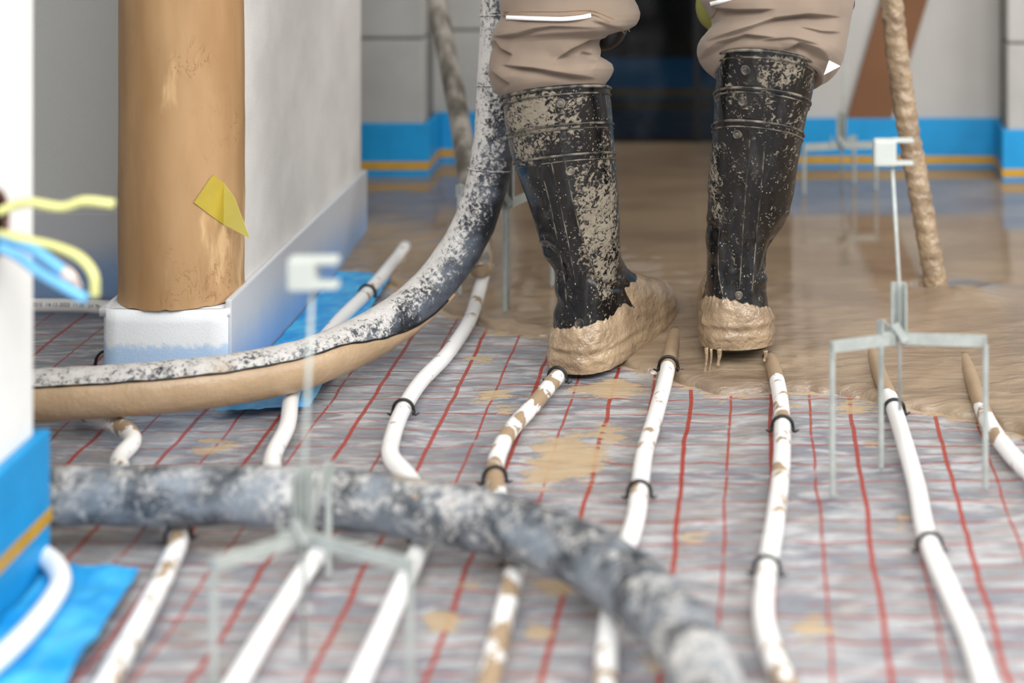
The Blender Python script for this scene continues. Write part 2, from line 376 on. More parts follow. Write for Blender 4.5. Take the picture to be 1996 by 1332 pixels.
def strip(name, label, boxes, gold, z1=.134):
    b = MB()
    for x0,x1,y0,y1 in boxes: b.box(x0,x1,y0,y1,-.01,z1,.002)
    o = struct(b.build(name, M['blue']), label)
    g = MB()
    for x0,x1,y0,y1 in gold: g.box(x0,x1,y0,y1,.047,.062)
    g.build('gold_line', M['gold'], o)
    return o
t = .008
strip('baseboard_back_pier', 'bright blue foam edge strip with gold line along the pier', [(-1.0, xw(835,YL-t), YL-t-.0006, YL-.0006), (xw(826,YL)+.0006, xw(835,YL-t), YL-.0006, YL2-.0006)], [(-1.0, xw(835,YL-t)+.001, YL-t-.0016, YL-t-.0007), (xw(835,YL-t), xw(835,YL-t)+.001, YL-t, YL2-t)])
strip('baseboard_back_left', 'blue foam edge strip with gold line in the recess behind the pole', [(xw(835,YL-t)+.001, xw(985,YL2), YL2-t-.0006, YL2-.0006)], [(xw(835,YL-t)+.002, xw(985,YL2), YL2-t-.0016, YL2-t-.0007)])
strip('baseboard_back_right', 'bright blue foam edge strip with gold line on the right wall', [(xw(1545,YR)-.008, xw(1958,YR), YR-t-.0006, YR-.0006)], [(xw(1545,YR)-.008, xw(1958,YR)-.004, YR-t-.0016, YR-t-.0007)])
strip('baseboard_back_corner', 'blue foam edge strip with gold line at the right corner', [(xw(1953,YR2), 1.6, YR2-t-.0006, YR2-.0006), (xw(1953,YR2), xw(1962,YR2)-.001, YR2, YR-t-.001)], [(xw(1953,YR2)-.001, 1.6, YR2-t-.0016, YR2-t-.0007), (xw(1953,YR2)-.001, xw(1953,YR2), YR2-t, YR-t-.003)])
strip('baseboard_far', 'dim blue edge strip with gold line seen between the legs', [(-1.3, .9, 3.89, 3.8994)], [(-1.3, .9, 3.8886, 3.8899)])

# pillar: wall end with plastered side, brown tube in front
XF, YF, YB, ZS = -.664, 2.068, 2.80, .120
struct(MB().box(-.815, XF-.008, YF+.085, YB-.008, -.012, 2.6, .004).build('wall_pillar', M['render']), 'pale sparkling wall end behind the brown tube')
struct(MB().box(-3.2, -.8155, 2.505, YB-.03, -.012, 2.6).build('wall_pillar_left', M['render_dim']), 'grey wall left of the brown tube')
b = MB().box(XF-.0078, XF, YF+.0105, YB, -.010, ZS, .0025)
b.box(-.83, XF-.0079, YB-.0078, YB, -.010, ZS, .002)
struct(b.build('baseboard_pillar_side', M['foam_side']), 'grey foam edge strip along the side of the pillar')
# front strip follows the tube: a rounded trough
pts = []
xl, xr = -.830, XF-.0005
prof = [(xl, 2.50), (xl, 2.2), (xl+.002, YF+.02), (xl+.012, YF+.004)]+[(xl+.012+(xr-xl-.024)*u, YF+.004-.004*math.sin(math.pi*u)) for u in np.linspace(.1,.9,9)]+[(xr-.012, YF+.003), (xr-.003, YF+.010)]
V=[]; zz = np.linspace(-.01, .109, 8)
for z in zz:
    for (x,y) in prof: V.append((x,y,z))
for z in zz[::-1]:
    for (x,y) in prof: V.append((x+(.007 if x < xl+.003 else 0), y+.008 if x >= xl+.003 else y, z))
Fq = gridfaces(16, len(prof), False); n0 = len(V); bq = MB().box(xl+.0005, xr-.001, YF+.009, YF+.084, .099, .1088)
V += bq.V; Fq += [[i+n0 for i in f] for f in bq.F]
o = obj('baseboard_pillar_front', V, Fq, M['foam']); struct(o, 'white foam edge strip with pale blue lower half below the brown tube')
struct(MB().box(-2.2, -.8315, 2.495, 2.5045, -.010, ZS+.003, .002).build('baseboard_pillar_left', M['foam_side']), 'grey foam edge strip along the wall left of the tube')

# near post at the left
PX, PY = -.690, 1.61
struct(MB().box(-1.5, PX-.012, 1.15, PY-.01, .0, 2.6, .004).build('wall_post', M['post_white']), 'blurred white wall end at the left edge')
b = MB().box(PX-.0115, PX, 1.15, PY, -.008, .138, .003); b.box(-1.5, PX-.012, PY-.0098, PY, -.008, .138, .002)
st = struct(b.build('baseboard_post', M['blue']), 'bright blue foam edge strip with gold line on the near white wall end')
MB().box(PX+.0002, PX+.0012, 1.15, PY+.0005, .048, .0615).build('gold_line', M['gold'], st)

# ---------------------------------------------------------------- foil on the floor
edge_px = [(560,540),(640,540),(690,537),(745,548),(790,560),(850,590),(900,612),(950,638),(1010,645),(1080,652),(1150,690),(1220,712),(1290,722),(1330,742),(1380,757),(1440,764),(1500,764),(1570,752),(1680,772),(1760,790),(1850,797),(1900,805),(1996,842),(2100,890),(2300,960)]
E = np.array([G(*q)[:2] for q in edge_px]); E = E[np.argsort(E[:,0])]
def yedge(x): return np.interp(x, E[:,0], E[:,1])+.017*np.array([mn.noise(Vector((xx*22,1.3,0)))+.5*mn.noise(Vector((xx*60,4.3,0))) for xx in np.atleast_1d(x)])
stains = [(1110,895,75,50,.9),(1180,850,45,25,.5),(1060,930,50,30,.6),(960,770,50,18,.6),(930,700,40,10,.5),(985,800,40,15,.5),(1190,760,70,20,.8),(1440,745,60,16,.9),(1250,800,40,15,.3),(860,1210,40,32,.8),(1075,1145,45,22,.7),(1050,1230,35,18,.6),(920,1140,30,10,.6),(1580,1225,45,28,.6),(1340,1055,40,30,.35),(1370,1040,30,16,.4),(1700,870,30,12,.45),(1680,800,60,12,.5),(1640,790,50,10,.5),(1540,790,30,8,.4),(1880,800,60,14,.5),(420,870,60,25,.45),(370,800,40,20,.35),(560,855,40,16,.3),(240,880,30,16,.4),(1290,1290,50,25,.5),(1760,1015,25,18,.5),(700,830,30,12,.3),(1150,690,50,20,.5)]
XN, YN = 420, 210
gx = np.linspace(-1.75, 1.55, XN); gy = np.linspace(.95, 2.72, YN)
V = []
for y in gy:
    for x in gx:
        q = Vector((x*5, y*9, 0)); q2 = Vector((x*13+4, y*30, 2))
        V.append((x, y, .0035*mn.noise(q)+.0014*mn.noise(q2)-.0055))
V = np.array(V); pp = px(V); stn = np.zeros(len(V))
for x,y,a,bb,s in stains: stn = np.maximum(stn, s*np.exp(-((pp[:,0]-x)/a)**2-((pp[:,1]-y)/bb)**2))
stn *= 1.3
yev = np.interp(V[:,0], gx, yedge(gx)); stn = np.maximum(stn, .62*np.exp(-(np.clip(yev-V[:,1],0,9)/.022)**2))
V[:,2] += .0012*np.clip(stn-.3,0,1)
# the foil stops at the walls
keep = lambda x, y: not ((x < PX-.0 and y < PY+.01) or (x < XF-.002 and y > YF-.002 and x > -.83) or (x <= -.80 and y > 2.49))
Fc = [f for f in gridfaces(YN, XN, False) if keep(*V[list(f)].mean(0)[:2])]
o = obj('foil_sheet', V, Fc, M['foil'], origin=(0,0,0), attrs=dict(stain=stn))
tag(o, 'wrinkled silver floor foil printed with a red grid', 'foil')

# poured screed
NX, NY = 400, 230
sx = np.linspace(-.95, 1.6, NX); ye = yedge(sx); vv = np.linspace(0,1,NY)
V = np.zeros((NY, NX, 3))
pole_c = G(1880,578,.03); hole_c = G(1806,553,.03)
for j, v in enumerate(vv):
    y = ye+(3.95-ye)*v**1.9
    d = y-ye; z = .0405*(1-np.exp(-d/.30))+.0035*np.exp(-((d-.015)/.02)**2)-.012*np.exp(-d/.005)
    fl = np.clip(1-d/.5, 0, 1)
    rip = np.array([mn.noise(Vector((x*16+yy*9, yy*42-x*14, 0)))+.5*mn.noise(Vector((x*40, yy*90-x*20, 3))) for x, yy in zip(sx, y)])
    z = z+.0022*rip*fl*np.clip(d/.03,0,1)
    z = z+.013*np.exp(-((sx-pole_c[0])/.045)**2-((y-pole_c[1])/.05)**2)-.03*np.exp(-((sx-hole_c[0])/.010)**2-((y-hole_c[1])/.012)**2)
    V[j,:,0] = sx; V[j,:,1] = y; V[j,:,2] = z
Vs = V.reshape(-1,3)
keep2 = lambda x, y: not (x < XF-.004 and y < YB+.0)
Fc = [f for f in gridfaces(NY, NX, False) if keep2(*Vs[list(f)].mean(0)[:2])]
o = obj('floor_screed', Vs, Fc, M['screed'], origin=(0,0,0))
struct(o, 'wet glossy beige screed flowing over the floor')
def zscreed(x, y):
    d = y-float(yedge(x)[0]); return .0405*(1-math.exp(-max(d,0)/.30))

# blue film aprons
def film_sheet(name, label, poly, z=.004, n=14, amp=.004):
    a,b_,c,d = [np.array(q[:2]) for q in poly]; V=[]
    for i in range(n*2):
        for j in range(n):
            u, v = i/(2*n-1), j/(n-1); p = (a*(1-v)+b_*v)*(1-u)+(d*(1-v)+c*v)*u
            p = p+.004*np.array([mn.noise(Vector((u*9,v*3,1))), mn.noise(Vector((u*7,v*5,8)))])*(1 if v > .8 else 0)
            V.append((p[0], p[1], z+amp*abs(mn.noise(Vector((p[0]*40,p[1]*26,0))))))
    return tag(obj(name, V, gridfaces(2*n, n, False), M['film']), label, 'film')
film_sheet('plastic_film', 'blue plastic film flap lying at the foot of the pillar', [(XF+.002,2.01),(-.552,2.028),(-.575,2.60),(XF+.002,2.60)])
film_sheet('plastic_film', 'blurred blue plastic film flap beside the near white wall end', [(PX+.002,1.22),(-.575,1.25),(-.600,1.60),(PX+.002,1.612)], amp=.007)

# ---------------------------------------------------------------- heating pipes
RP = .0098
def pipe(label, pts, mat, z=.0105, grp='white heating pipes on the foil', name='heating_pipe', n=90, coat=False):
    q = [G(p[0], p[1], (p[2] if len(p) > 2 else z)) for p in pts]
    pa = spline(q, n); V, Fc = tube(pa, RP, 16)
    ct = np.zeros(len(V))
    if coat: ct = np.clip((V[:,1]-yedge(V[:,0])+.012)/.03, 0, 1)
    o = tag(obj(name, V, Fc, mat, attrs=dict(coat=ct)), label, 'pipe', grp); return o, pa
pipes = {}
pipes['A'] = pipe('short kinked white pipe below the coated hose, leftmost run', [(150,800),(195,815),(245,838),(258,862),(232,905),(290,985),(346,1040),(330,1100),(285,1190),(215,1320),(170,1400)], M['pipe_mid'])
pipes['B'] = pipe('white pipe passing the blue film at the pillar foot', [(790,480,.016),(768,510),(715,572),(655,632),(600,705),(570,765),(560,830),(530,905),(570,990),(622,1065),(590,1120),(530,1215),(465,1325),(420,1400)], M['pipe_low'])
pipes['C'] = pipe('white pipe bending sharply before the near hose, left of the muddy heel', [(950,520,.016),(935,565),(915,625),(872,690),(820,745),(785,800),(766,850),(762,890),(795,930),(832,985),(828,1045),(790,1130),(745,1230),(700,1330),(670,1400)], M['pipe_low'])
pipes['D'] = pipe('mud-streaked white pipe starting at the left heel', [(1091,730),(1080,742),(1040,790),(995,840),(970,890),(965,940),(985,1010),(1007,1080),(992,1160),(968,1260),(950,1345),(940,1400)], M['pipe_high'])
pipes['E'] = pipe('white pipe emerging between the two boots', [(1316,650,.007),(1307,690),(1297,740),(1275,820),(1256,885),(1246,960),(1238,1015),(1210,1100),(1195,1160),(1185,1250),(1180,1332),(1178,1400)], M['pipe_mid'], coat=True)
pipes['F'] = pipe('white pipe running from below the raised right heel', [(1499,700,.007),(1509,722),(1520,770),(1525,830),(1523,910),(1513,1000),(1500,1080),(1492,1130),(1488,1200),(1502,1265),(1530,1332),(1565,1400)], M['pipe_mid'], coat=True)
pipes['G'] = pipe('white pipe passing below the gauge stand, second run from the right', [(1690,660,.005),(1715,730),(1742,795),(1765,870),(1787,950),(1800,1020),(1815,1070),(1850,1150),(1890,1240),(1920,1332),(1940,1400)], M['pipe_low'], coat=True)
pipes['H'] = pipe('white pipe at the right edge, farthest right run', [(1880,700,.009),(1908,780),(1930,830),(1970,885),(2020,935),(2090,1010),(2200,1130),(2300,1240),(2400,1360)], M['pipe_mid'], coat=True)
pipes['I'] = pipe('blurred white pipe curling around the near blue strip', [(-60,1330),(0,1283),(50,1235),(95,1180),(118,1135),(105,1100),(70,1075)], M['pipe_clean'], z=.0175)
pipes['J'] = pipe('white pipe with printed lettering behind the brown tube', [(-220,592),(-60,594),(60,595),(160,596),(215,600)], M['pipe_clean'], grp=None)

def text_mesh(name, body, size, parent, place, mat):
    cu = bpy.data.curves.new(name, 'FONT'); cu.body = body; cu.size = size; cu.align_x = 'LEFT'
    tmp = bpy.data.objects.new(name+'_tmp', cu); COL.objects.link(tmp); bpy.context.view_layer.update()
    dg = bpy.context.evaluated_depsgraph_get(); me = bpy.data.meshes.new_from_object(tmp.evaluated_get(dg))
    V = [place(v.co.x, v.co.y) for v in me.vertices]; Fc = [list(p.vertices) for p in me.polygons]
    bpy.data.objects.remove(tmp); bpy.data.meshes.remove(me)
    o = obj(name, V, Fc, mat, parent, smooth=False); return o
pj, paj = pipes['J']
def place_j(u, v):
    X = xw(84, 2.44)+u; i = np.argmin(abs(paj[:,0]-X)); c = paj[i]; a = (v-.0025)/RP+.35
    return (X, c[1]-(RP+.0004)*math.cos(a), c[2]+(RP+.0004)*math.sin(a))
text_mesh('printed_lettering', '2015  14-12-2022  11:35   L4 Ma', .0078, pj, place_j, M['ink'])

# black clips holding the pipes down
def make_clip_mesh():
    b = MB(); r = RP+.0022
    a = np.linspace(-.15*math.pi, 1.15*math.pi, 18); arch = [(r*math.cos(t_)*(1.02 if 0 <= t_ <= math.pi else 1.12), 0, r*math.sin(t_)) for t_ in a]
    b.tube(arch, .0019, 8)
    for s in (-1,1):
        b.tube([(s*r*1.03,0,-.002),(s*r*1.25,0,-.007),(s*r*1.62,0,-.0045)], [.0019,.0018,.0010], 8)
        b.tube([(s*r*1.05,.0015,0.0),(s*r*1.05,.004,-.006)], .0012, 6)
    return b
clipb = make_clip_mesh(); clip0 = None
clips = [('C',782,800,'bent white pipe left of the muddy heel'),('D',966,932,'mud-streaked pipe, just behind the near hose'),('E',1246,962,'pipe between the boots, behind the near hose'),('F',1525,833,'pipe below the raised right heel, upper one'),('F',1496,1112,'pipe below the raised right heel, lower one'),('G',1740,795,'pipe under the gauge stand, at the screed edge'),('G',1812,1065,'pipe right of the gauge stand, lower one'),('B',716,572,'pipe over the blue film at the pillar foot'),('A',346,1045,'leftmost pipe, in front of the near hose'),('C',830,1048,'bent white pipe, in front of the near hose'),('D',1086,728,'mud-streaked pipe against the left heel'),('E',1303,712,'pipe right beside the left boot'),('D',1005,1085,'mud-streaked pipe, under the near hose')]
for i, (k, x, y, lab) in enumerate(clips):
    pa = pipes[k][1]; c = G(x, y, .0105); j = int(np.argmin(((pa-c)**2).sum(1))); j = min(max(j,1),len(pa)-2)
    tng = pa[j+1]-pa[j-1]; ang = math.atan2(tng[1], tng[0])-math.pi/2
    if clip0 is None:
        o = obj('pipe_clip', clipb.V, clipb.F, M['black'], origin=(0,0,0)); clip0 = o
    else:
        o = clip0.copy(); COL.objects.link(o)
    o.location = pa[j]; o.rotation_euler = (0,0,ang)
    tag(o, 'black plastic clip on the '+lab, 'clip', 'black pipe clips')
o = clip0.copy(); COL.objects.link(o); c = G(206,702,.0105); o.location = c; o.rotation_euler=(0,0,.5)
tag(o, 'black plastic clip left of the white foam below the brown tube', 'clip', 'black pipe clips')

# ---------------------------------------------------------------- brown tube and yellow tape
RT = .0775; TC = (-.7475, YF+.0775-.004); ZT0 = .111
V=[]; ns, nz = 72, 60
for i in range(nz):
    for j in range(ns):
        a = 2*math.pi*j/ns; z = ZT0+(2.6-ZT0)*(i/(nz-1))**1.6
        r = RT+.0012*mn.noise(Vector((math.cos(a)*3, math.sin(a)*3, z*7)))+.0006*mn.noise(Vector((math.cos(a)*9, math.sin(a)*9, z*18)))
        if i == 0: z += .0025*mn.noise(Vector((math.cos(a)*6, math.sin(a)*6, 3)))
        if i < 3: r += .0015*(3-i)/3
        if i < 6 and abs(a-5.75) < .35: r += .006*(1-abs(a-5.75)/.35)*(6-i)/6
        V.append((TC[0]+r*math.cos(a), TC[1]+r*math.sin(a), z))
tube_o = tag(obj('wrapped_tube', V, gridfaces(nz, ns), M['wrap']), 'thick brown paper-wrapped tube standing at the pillar', 'tube')
def on_tube(x, y, off=.0008):       # photo pixel -> point on the tube's front
    Y = TC[1]-RT
    for _ in range(12):
        X = (x-CX)*Y/F; dx = min(abs(X-TC[0]), RT*.999); Y = TC[1]-math.sqrt((RT+off)**2-dx*dx)
    return P(x, y, Y)
root = empty('yellow_tape', on_tube(430,430), 'folded piece of yellow tape stuck to the brown tube', 'tape')
nA = 10; V=[]; top = [(378,395),(415,340),(436,357)]; bot = [(378,395),(409,419),(436,438)]
for u in np.linspace(0,1,nA):
    xx = 378+58*u
    yt = np.interp(xx,[q[0] for q in top],[q[1] for q in top]); yb = np.interp(xx,[q[0] for q in bot],[q[1] for q in bot])
    for v in np.linspace(0,1,5): V.append(on_tube(xx, yt+(yb-yt)*v+.01*v, .0016))
VA = np.array(V)
V2 = list(VA)+[q+np.array([0,.0006,0]) for q in VA]; fa = gridfaces(nA,5,False); n0=len(VA)
obj('stuck_half', V2, fa+[[i+n0 for i in f[::-1]] for f in fa], M['note_dark'], root)
Ye = VA[-1][1]
flap = [P(436,357,Ye), P(436,438,Ye), P(487,465,Ye-.028), P(457,386,Ye-.012)]
fl2 = [q+np.array([0,.0008,0]) for q in flap]
obj('loose_flap', flap+fl2, [(0,1,2,3),(7,6,5,4),(0,3,7,4),(3,2,6,7),(2,1,5,6)], M['note'], root, smooth=False)

# ---------------------------------------------------------------- hoses
RH = .0285
root = empty('concrete_hose', G(400,780), 'black hose with wet beige underside curving up beside the left boot', 'hose')
h1 = [G(-260,790,.052),G(-60,778,.052),G(85,768,.052),G(200,761,.052),G(300,754,.052),G(400,744,.052),G(500,729,.052),G(600,705,.053)]+[P(690,668,2.11),P(770,622,2.175),P(835,567,2.225),P(885,505,2.245),P(922,440,2.255),P(946,370,2.26),P(960,300,2.262),P(968,220,2.262),P(972,140,2.262),P(976,60,2.262),P(978,-20,2.26),P(975,-200,2.24),P(960,-420,2.15)]
ph1 = spline(h1, 260); V, Fc = tube(ph1, RH, 40, rough=.0010, freq=45)
tubeobj = obj('hose_body', V, Fc, M['hose_up'], root)
# wet lower coat: part shell following the hose
T_,N_,B_ = frames(ph1); pxp = px(ph1); V=[]; nc=0; seg=26
mx = int(np.argmin(abs(pxp[:,0]-905)+abs(pxp[:,1]-540)))
for i in range(mx):
    tt = i/(mx-1)
    up = np.array([0,0,1.]); up -= T_[i]*np.dot(up,T_[i]); up/=np.linalg.norm(up); sd = np.cross(T_[i], up)
    if sd[1] > 0: sd = -sd                       # towards the viewer
    taper = 1-max(0,(tt-.72)/.28)
    a0 = math.radians(40)*taper+math.radians(-52)*(1-taper)+.05*mn.noise(Vector((i*.22,0,0))); a1 = math.radians(-165)*taper+math.radians(-75)*(1-taper)
    for j in range(seg):
        a = a0+(a1-a0)*j/(seg-1)
        r = RH+.0028*math.sin(math.pi*min(1,(j+.15)/6)/2)+.0004*mn.noise(Vector((i*.5,a*4,2)))
        if j == 0: r = RH-.001
        V.append(ph1[i]+r*(sd*math.cos(a)+up*math.sin(a)))
Fc = gridfaces(mx, seg, False)
tag(obj('screed_coat', V, Fc, M['coat'], root), 'wet beige screed along the lower side of the hose')
edge_ = np.array(V).reshape(mx, seg, 3)[3:mx-2, 1]
rad_ = np.array([.0010+.0009*max(0,mn.noise(Vector((i*.35,2,0)))+.2) for i in range(len(edge_))])
tag(obj('dark_edge', *tube(edge_+np.array([0,-.0006,.0008]), rad_, 8), M['black'], root), 'black rubber line above the wet coat')
for fr in (.62,.70,.765,.82):
    i = int(fr*259); obj('hose_band', *tube([ph1[i]+ (N_[i]*math.cos(a)+B_[i]*math.sin(a))*(RH+.0006)+T_[i]*.004*math.sin(a) for a in np.linspace(0,2*math.pi,40)], .0012, 6), M['hose_up'], root)

zc = .051
h2 = [(-250,985),(-60,972),(100,967),(300,966),(500,967),(680,975),(830,996),(980,1026),(1110,1070),(1215,1130),(1300,1205),(1358,1285),(1388,1370),(1395,1470),(1380,1600)]
ph2 = spline([G(x,y,zc) for x,y in h2], 200); V, Fc = tube(ph2, .0283, 36, rough=.0016, freq=30)
nh = tag(obj('concrete_hose', V, Fc, M['hose_near'], None), 'blurred worn grey hose bending across the foreground', 'hose')
def lump(name, c, r, mat, parent):
    W = [(c[0]+r*math.sin(a)*math.cos(b_)*(1+.2*mn.noise(Vector((a*2,b_*2,c[0]*50)))), c[1]+r*math.sin(a)*math.sin(b_), c[2]+r*math.cos(a)) for a in np.linspace(.05,math.pi-.05,8) for b_ in np.linspace(0,2*math.pi,12,endpoint=False)]
    return obj(name, W, gridfaces(8,12), mat, parent)
for bx_,by_ in ((805,945),(812,972),(886,984)):
    g_ = G(bx_,by_,.07); lump('screed_blob', g_, .0042, M['coat_rough'], nh)

# slanted poles
def pole(name, label, pts, r, mat, rough, freq, cat):
    V, Fc = tube(spline(pts, 150), r, 30, rough=rough, freq=freq); return tag(obj(name, V, Fc, mat), label, cat)
pth = spline([P(1828,572,2.46),P(1815,500,2.465),P(1793,380,2.475),P(1765,220,2.485),P(1745,70,2.49),P(1733,-60,2.49),P(1722,-300,2.48),P(1715,-520,2.47)], 340)
T_,N_p,B_p = frames(pth); Lp = np.r_[0, np.cumsum(np.linalg.norm(np.diff(pth,axis=0),axis=1))]; V=[]
for i in range(len(pth)):
    for j in range(36):
        a = 2*math.pi*j/36; q = pth[i]+(N_p[i]*math.cos(a)+B_p[i]*math.sin(a))*.0165
        r = .0168+.0005*math.sin(Lp[i]*2*math.pi/.021+a)+.0020*mn.noise(Vector(q*85))+.0016*mn.noise(Vector(q*150))+.0008*mn.noise(Vector(q*300))
        V.append(pth[i]+(N_p[i]*math.cos(a)+B_p[i]*math.sin(a))*r)
Fq = gridfaces(len(pth),36)+[list(range(36))[::-1],[(len(pth)-1)*36+k for k in range(36)]]
tag(obj('crusted_pole', V, [f[::-1] for f in Fq], M['coat_rough']), 'screed-crusted round pole slanting into the wet screed at right', 'pole')
root = empty('spreader_pole', G(938,540,.02), 'grey-brown round pole slanting behind the curving hose', 'pole')
pp_ = [P(938,528,2.50),P(925,420,2.56),P(905,290,2.66),P(884,170,2.75),P(855,20,2.84),P(835,-80,2.88),P(790,-300,2.95)]
V,Fc = tube(spline(pp_,80), .0165, 24, rough=.001, freq=50); obj('shaft', V, Fc, M['pole'], root)
e0 = P(938,528,2.50); e1 = P(936,470,2.545)
V,Fc = tube([e0+(e0-e1)*.08, e0, e0*.5+e1*.5, e1], [.013,.0165,.018,.0175], 24, rough=.0012, freq=80)
tag(obj('crusted_end', V, Fc, M['coat_rough'], root), 'screed-crusted rounded end of the pole')
# leaning brown board
Yp = 3.1718; a_ = [P(1650,236,Yp),P(1736,238,Yp),P(1830,-70,Yp),P(1737,-70,Yp)]
dn = (a_[0]-a_[3])/ (a_[0]-a_[3])[2]
lo = [q-dn*(q[2]-.1345) for q in a_[:2]]
up_ = [q+(q-lo[i])*1.2 for i,q in ((1,a_[2]),(0,a_[3]))]
board = [lo[0],lo[1],up_[0],up_[1]]; bb = [q+np.array([0,.0075,0]) for q in board]
tag(obj('leaning_board', board+bb, [(0,1,2,3),(7,6,5,4),(0,4,5,1),(1,5,6,2),(2,6,7,3),(3,7,4,0)], M['plank'], smooth=False), 'brown board leaning aslant against the back wall', 'board')

# ---------------------------------------------------------------- height gauge stands
def stand(label, c, arms, za, zh, zrod0, lean, head=True, foot_z=0.0, prong=1, rodr=.0019, pt=.006):
    root = empty('gauge_stand', (c[0],c[1],foot_z), label, 'stand', 'height gauge stands')
    cc = np.array([c[0],c[1],za])
    for (dx,dy,dz,zf) in arms:
        e = np.array([c[0]+dx, c[1]+dy, za+dz]); d = np.array([dx,dy,0]); d/=np.linalg.norm(d)
        MB().bar(cc+d*.004, e, .0030, .0125, (0,0,1)).build('arm', M['steel'], root)
        b = MB().bar(e+d*.0010+np.array([0,0,.0055]), e+d*.0010-np.array([0,0,.012]), .0105, .0022, d)
        b.tube([e+d*.001-np.array([0,0,.004]), np.array([e[0]+d[0]*.001,e[1]+d[1]*.001,zf+.004]), np.array([e[0]+d[0]*.001,e[1]+d[1]*.001,zf])], [.0032,.0032,.0010], 8)
        b.build('leg', M['steel'], root)
    # channel bracket: back plate, two cheeks, tongue and wing screw
    x,y = c[0],c[1]; b = MB()
    b.box(x-.008,x+.008,y+.0035,y+.0055,za-.004,za+.060,.0005)
    b.box(x-.0085,x-.0065,y-.006,y+.0055,za-.006,za+.056,.0004); b.box(x+.0065,x+.0085,y-.006,y+.0055,za-.006,za+.060,.0004)
    b.bar((x-.005,y-.007,za+.018),(x+.007,y-.012,za+.001),.008,.002,(0,-1,0))
    b.build('bracket', M['steel'], root)
    MB().tube([(x-.009,y-.002,za+.006),(x-.018,y-.004,za+.006)], .0022, 8).bar((x-.018,y-.004,za-.004),(x-.018,y-.004,za+.018),.008,.002,(1,0,0)).build('wing_screw', M['steel'], root)
    rt = np.array([c[0]+lean[0], c[1]+lean[1], zh]); rb = np.array([c[0]+.001, c[1]-.0005, zrod0])
    V,Fc = tube([rb, np.array([c[0]+.001,c[1]-.0005,za+.05]), rt], rodr, 10); obj('gauge_rod', V, Fc, M['steel'], root)
    if head:
        b = MB(); hx,hy,hz = rt; s=prong
        x0,x1 = (hx-.020,hx+.004) if s>0 else (hx-.004,hx+.020)
        b.box(x0,x1,hy-.009,hy+.009,hz-.002,hz+.026,.0025)
        b.box(x1-.004, x1+.019,hy-.007,hy+.007,hz-.001,hz-.001+pt,pt*.25); b.box(x1-.004, x1+.019,hy-.007,hy+.007,hz+.0265-pt,hz+.0265,pt*.25)
        b.build('slider_head', M['offwhite'], root)
    return root
c = P(1752,660,1.80)
fl = lambda x,y,z=0: G(x,y,z)
def arms_from(c, feet, za, dz=(0,0,0)):
    return [(f[0]-c[0], f[1]-c[1], d, f[2]) for f,d in zip(feet,dz)]
stand('pale metal gauge stand in front of the slanted crusted pole', c, arms_from(c, [G(1624,972),G(1919,958),G(1718,918)], .16), c[2], P(1740,318,1.80)[2], P(1757,800,1.80)[2], (P(1739,318,1.80)[0]-c[0], 0), pt=.003)
c = P(590,1048,1.44)
stand('large blurred gauge stand standing before the near hose', c, arms_from(c, [G(418,1352),G(797,1352),G(640,1130)], 0), c[2], P(612,556,1.45)[2], .002, (P(612,556,1.45)[0]-c[0],.005))
c = P(1640,284,2.97)
stand('small blurred gauge stand standing in the screed behind the right boot', c, arms_from(c, [G(1568,382,.038),G(1706,376,.038),G(1664,362,.038)], 0), c[2], P(1655,40,2.97)[2], .04, (P(1655,40,2.97)[0]-c[0],0), head=False, foot_z=.038)
c = P(990,398,2.36)
stand('gauge stand half hidden between the curving hose and the left boot', c, arms_from(c, [G(984,612,.008),G(896,578,.010),G(1075,560,.02)], 0), c[2], c[2]+.075, .02, (0.002,0), head=False, foot_z=.01)

# ---------------------------------------------------------------- wires at the near post
box_c = np.array([PX-.0125, 1.50, P(0,440,1.5)[2]])
root = empty('cable_outlet', (PX-.012,1.497,box_c[2]-.03), 'dark cable outlet hole in the near white wall end', 'outlet')
V,Fc = tube([(PX-.011,1.497,box_c[2]),(PX-.0070,1.497,box_c[2])],[.032,.032],24); obj('outlet_box', V,Fc, M['black'], root)
V,Fc = tube([(PX-.007+.0005,1.497+.032*math.cos(a),box_c[2]+.032*math.sin(a)) for a in np.linspace(0,2*math.pi,30)], .003, 8); obj('rim', V,Fc, M['brwire'], root)
def wire(name, label, pts, mat, r=.0042, end=None):
    q = [P(*p) for p in pts]; pa = spline(q, 50)
    o = obj(name, *tube(pa, r, 12), mat); tag(o, label, 'wire', 'loose wires at the outlet')
    if end:
        d = pa[-1]-pa[-3]; d/=np.linalg.norm(d); obj('bare_end', *tube([pa[-1]-d*.001, pa[-1]+d*.006, pa[-1]+d*.014],[r*1.15,r*1.0,r*.5],10), M['copper'], o)
Yw = 1.50
wire('wire', 'pale yellow wire reaching straight out towards the brown tube', [(-6,415,Yw-.005),(25,402,Yw),(60,395,1.5),(120,404,1.5),(165,392,1.5),(222,398,1.5)], M['ywire'])
wire('wire', 'yellow wire arching down beside the blue wires', [(-4,455,Yw),(60,470,1.5),(110,482,1.5),(155,502,1.49),(182,535,1.48),(185,578,1.48)], M['ywire'])
wire('wire', 'short thick blue wire with a pale bare end', [(-4,462,Yw),(45,478,1.5),(85,500,1.49),(128,532,1.48)], M['bwire'], .005, True)
wire('wire', 'long blue wire hanging lowest', [(-4,482,Yw-.01),(35,500,1.492),(75,530,1.478),(120,556,1.465),(168,584,1.46)], M['bwire'], .0045)
wire('wire', 'brown wire between the blue wires', [(-4,458,Yw+.004),(50,468,1.51),(100,492,1.51),(140,540,1.50)], M['brwire'], .0035, True)

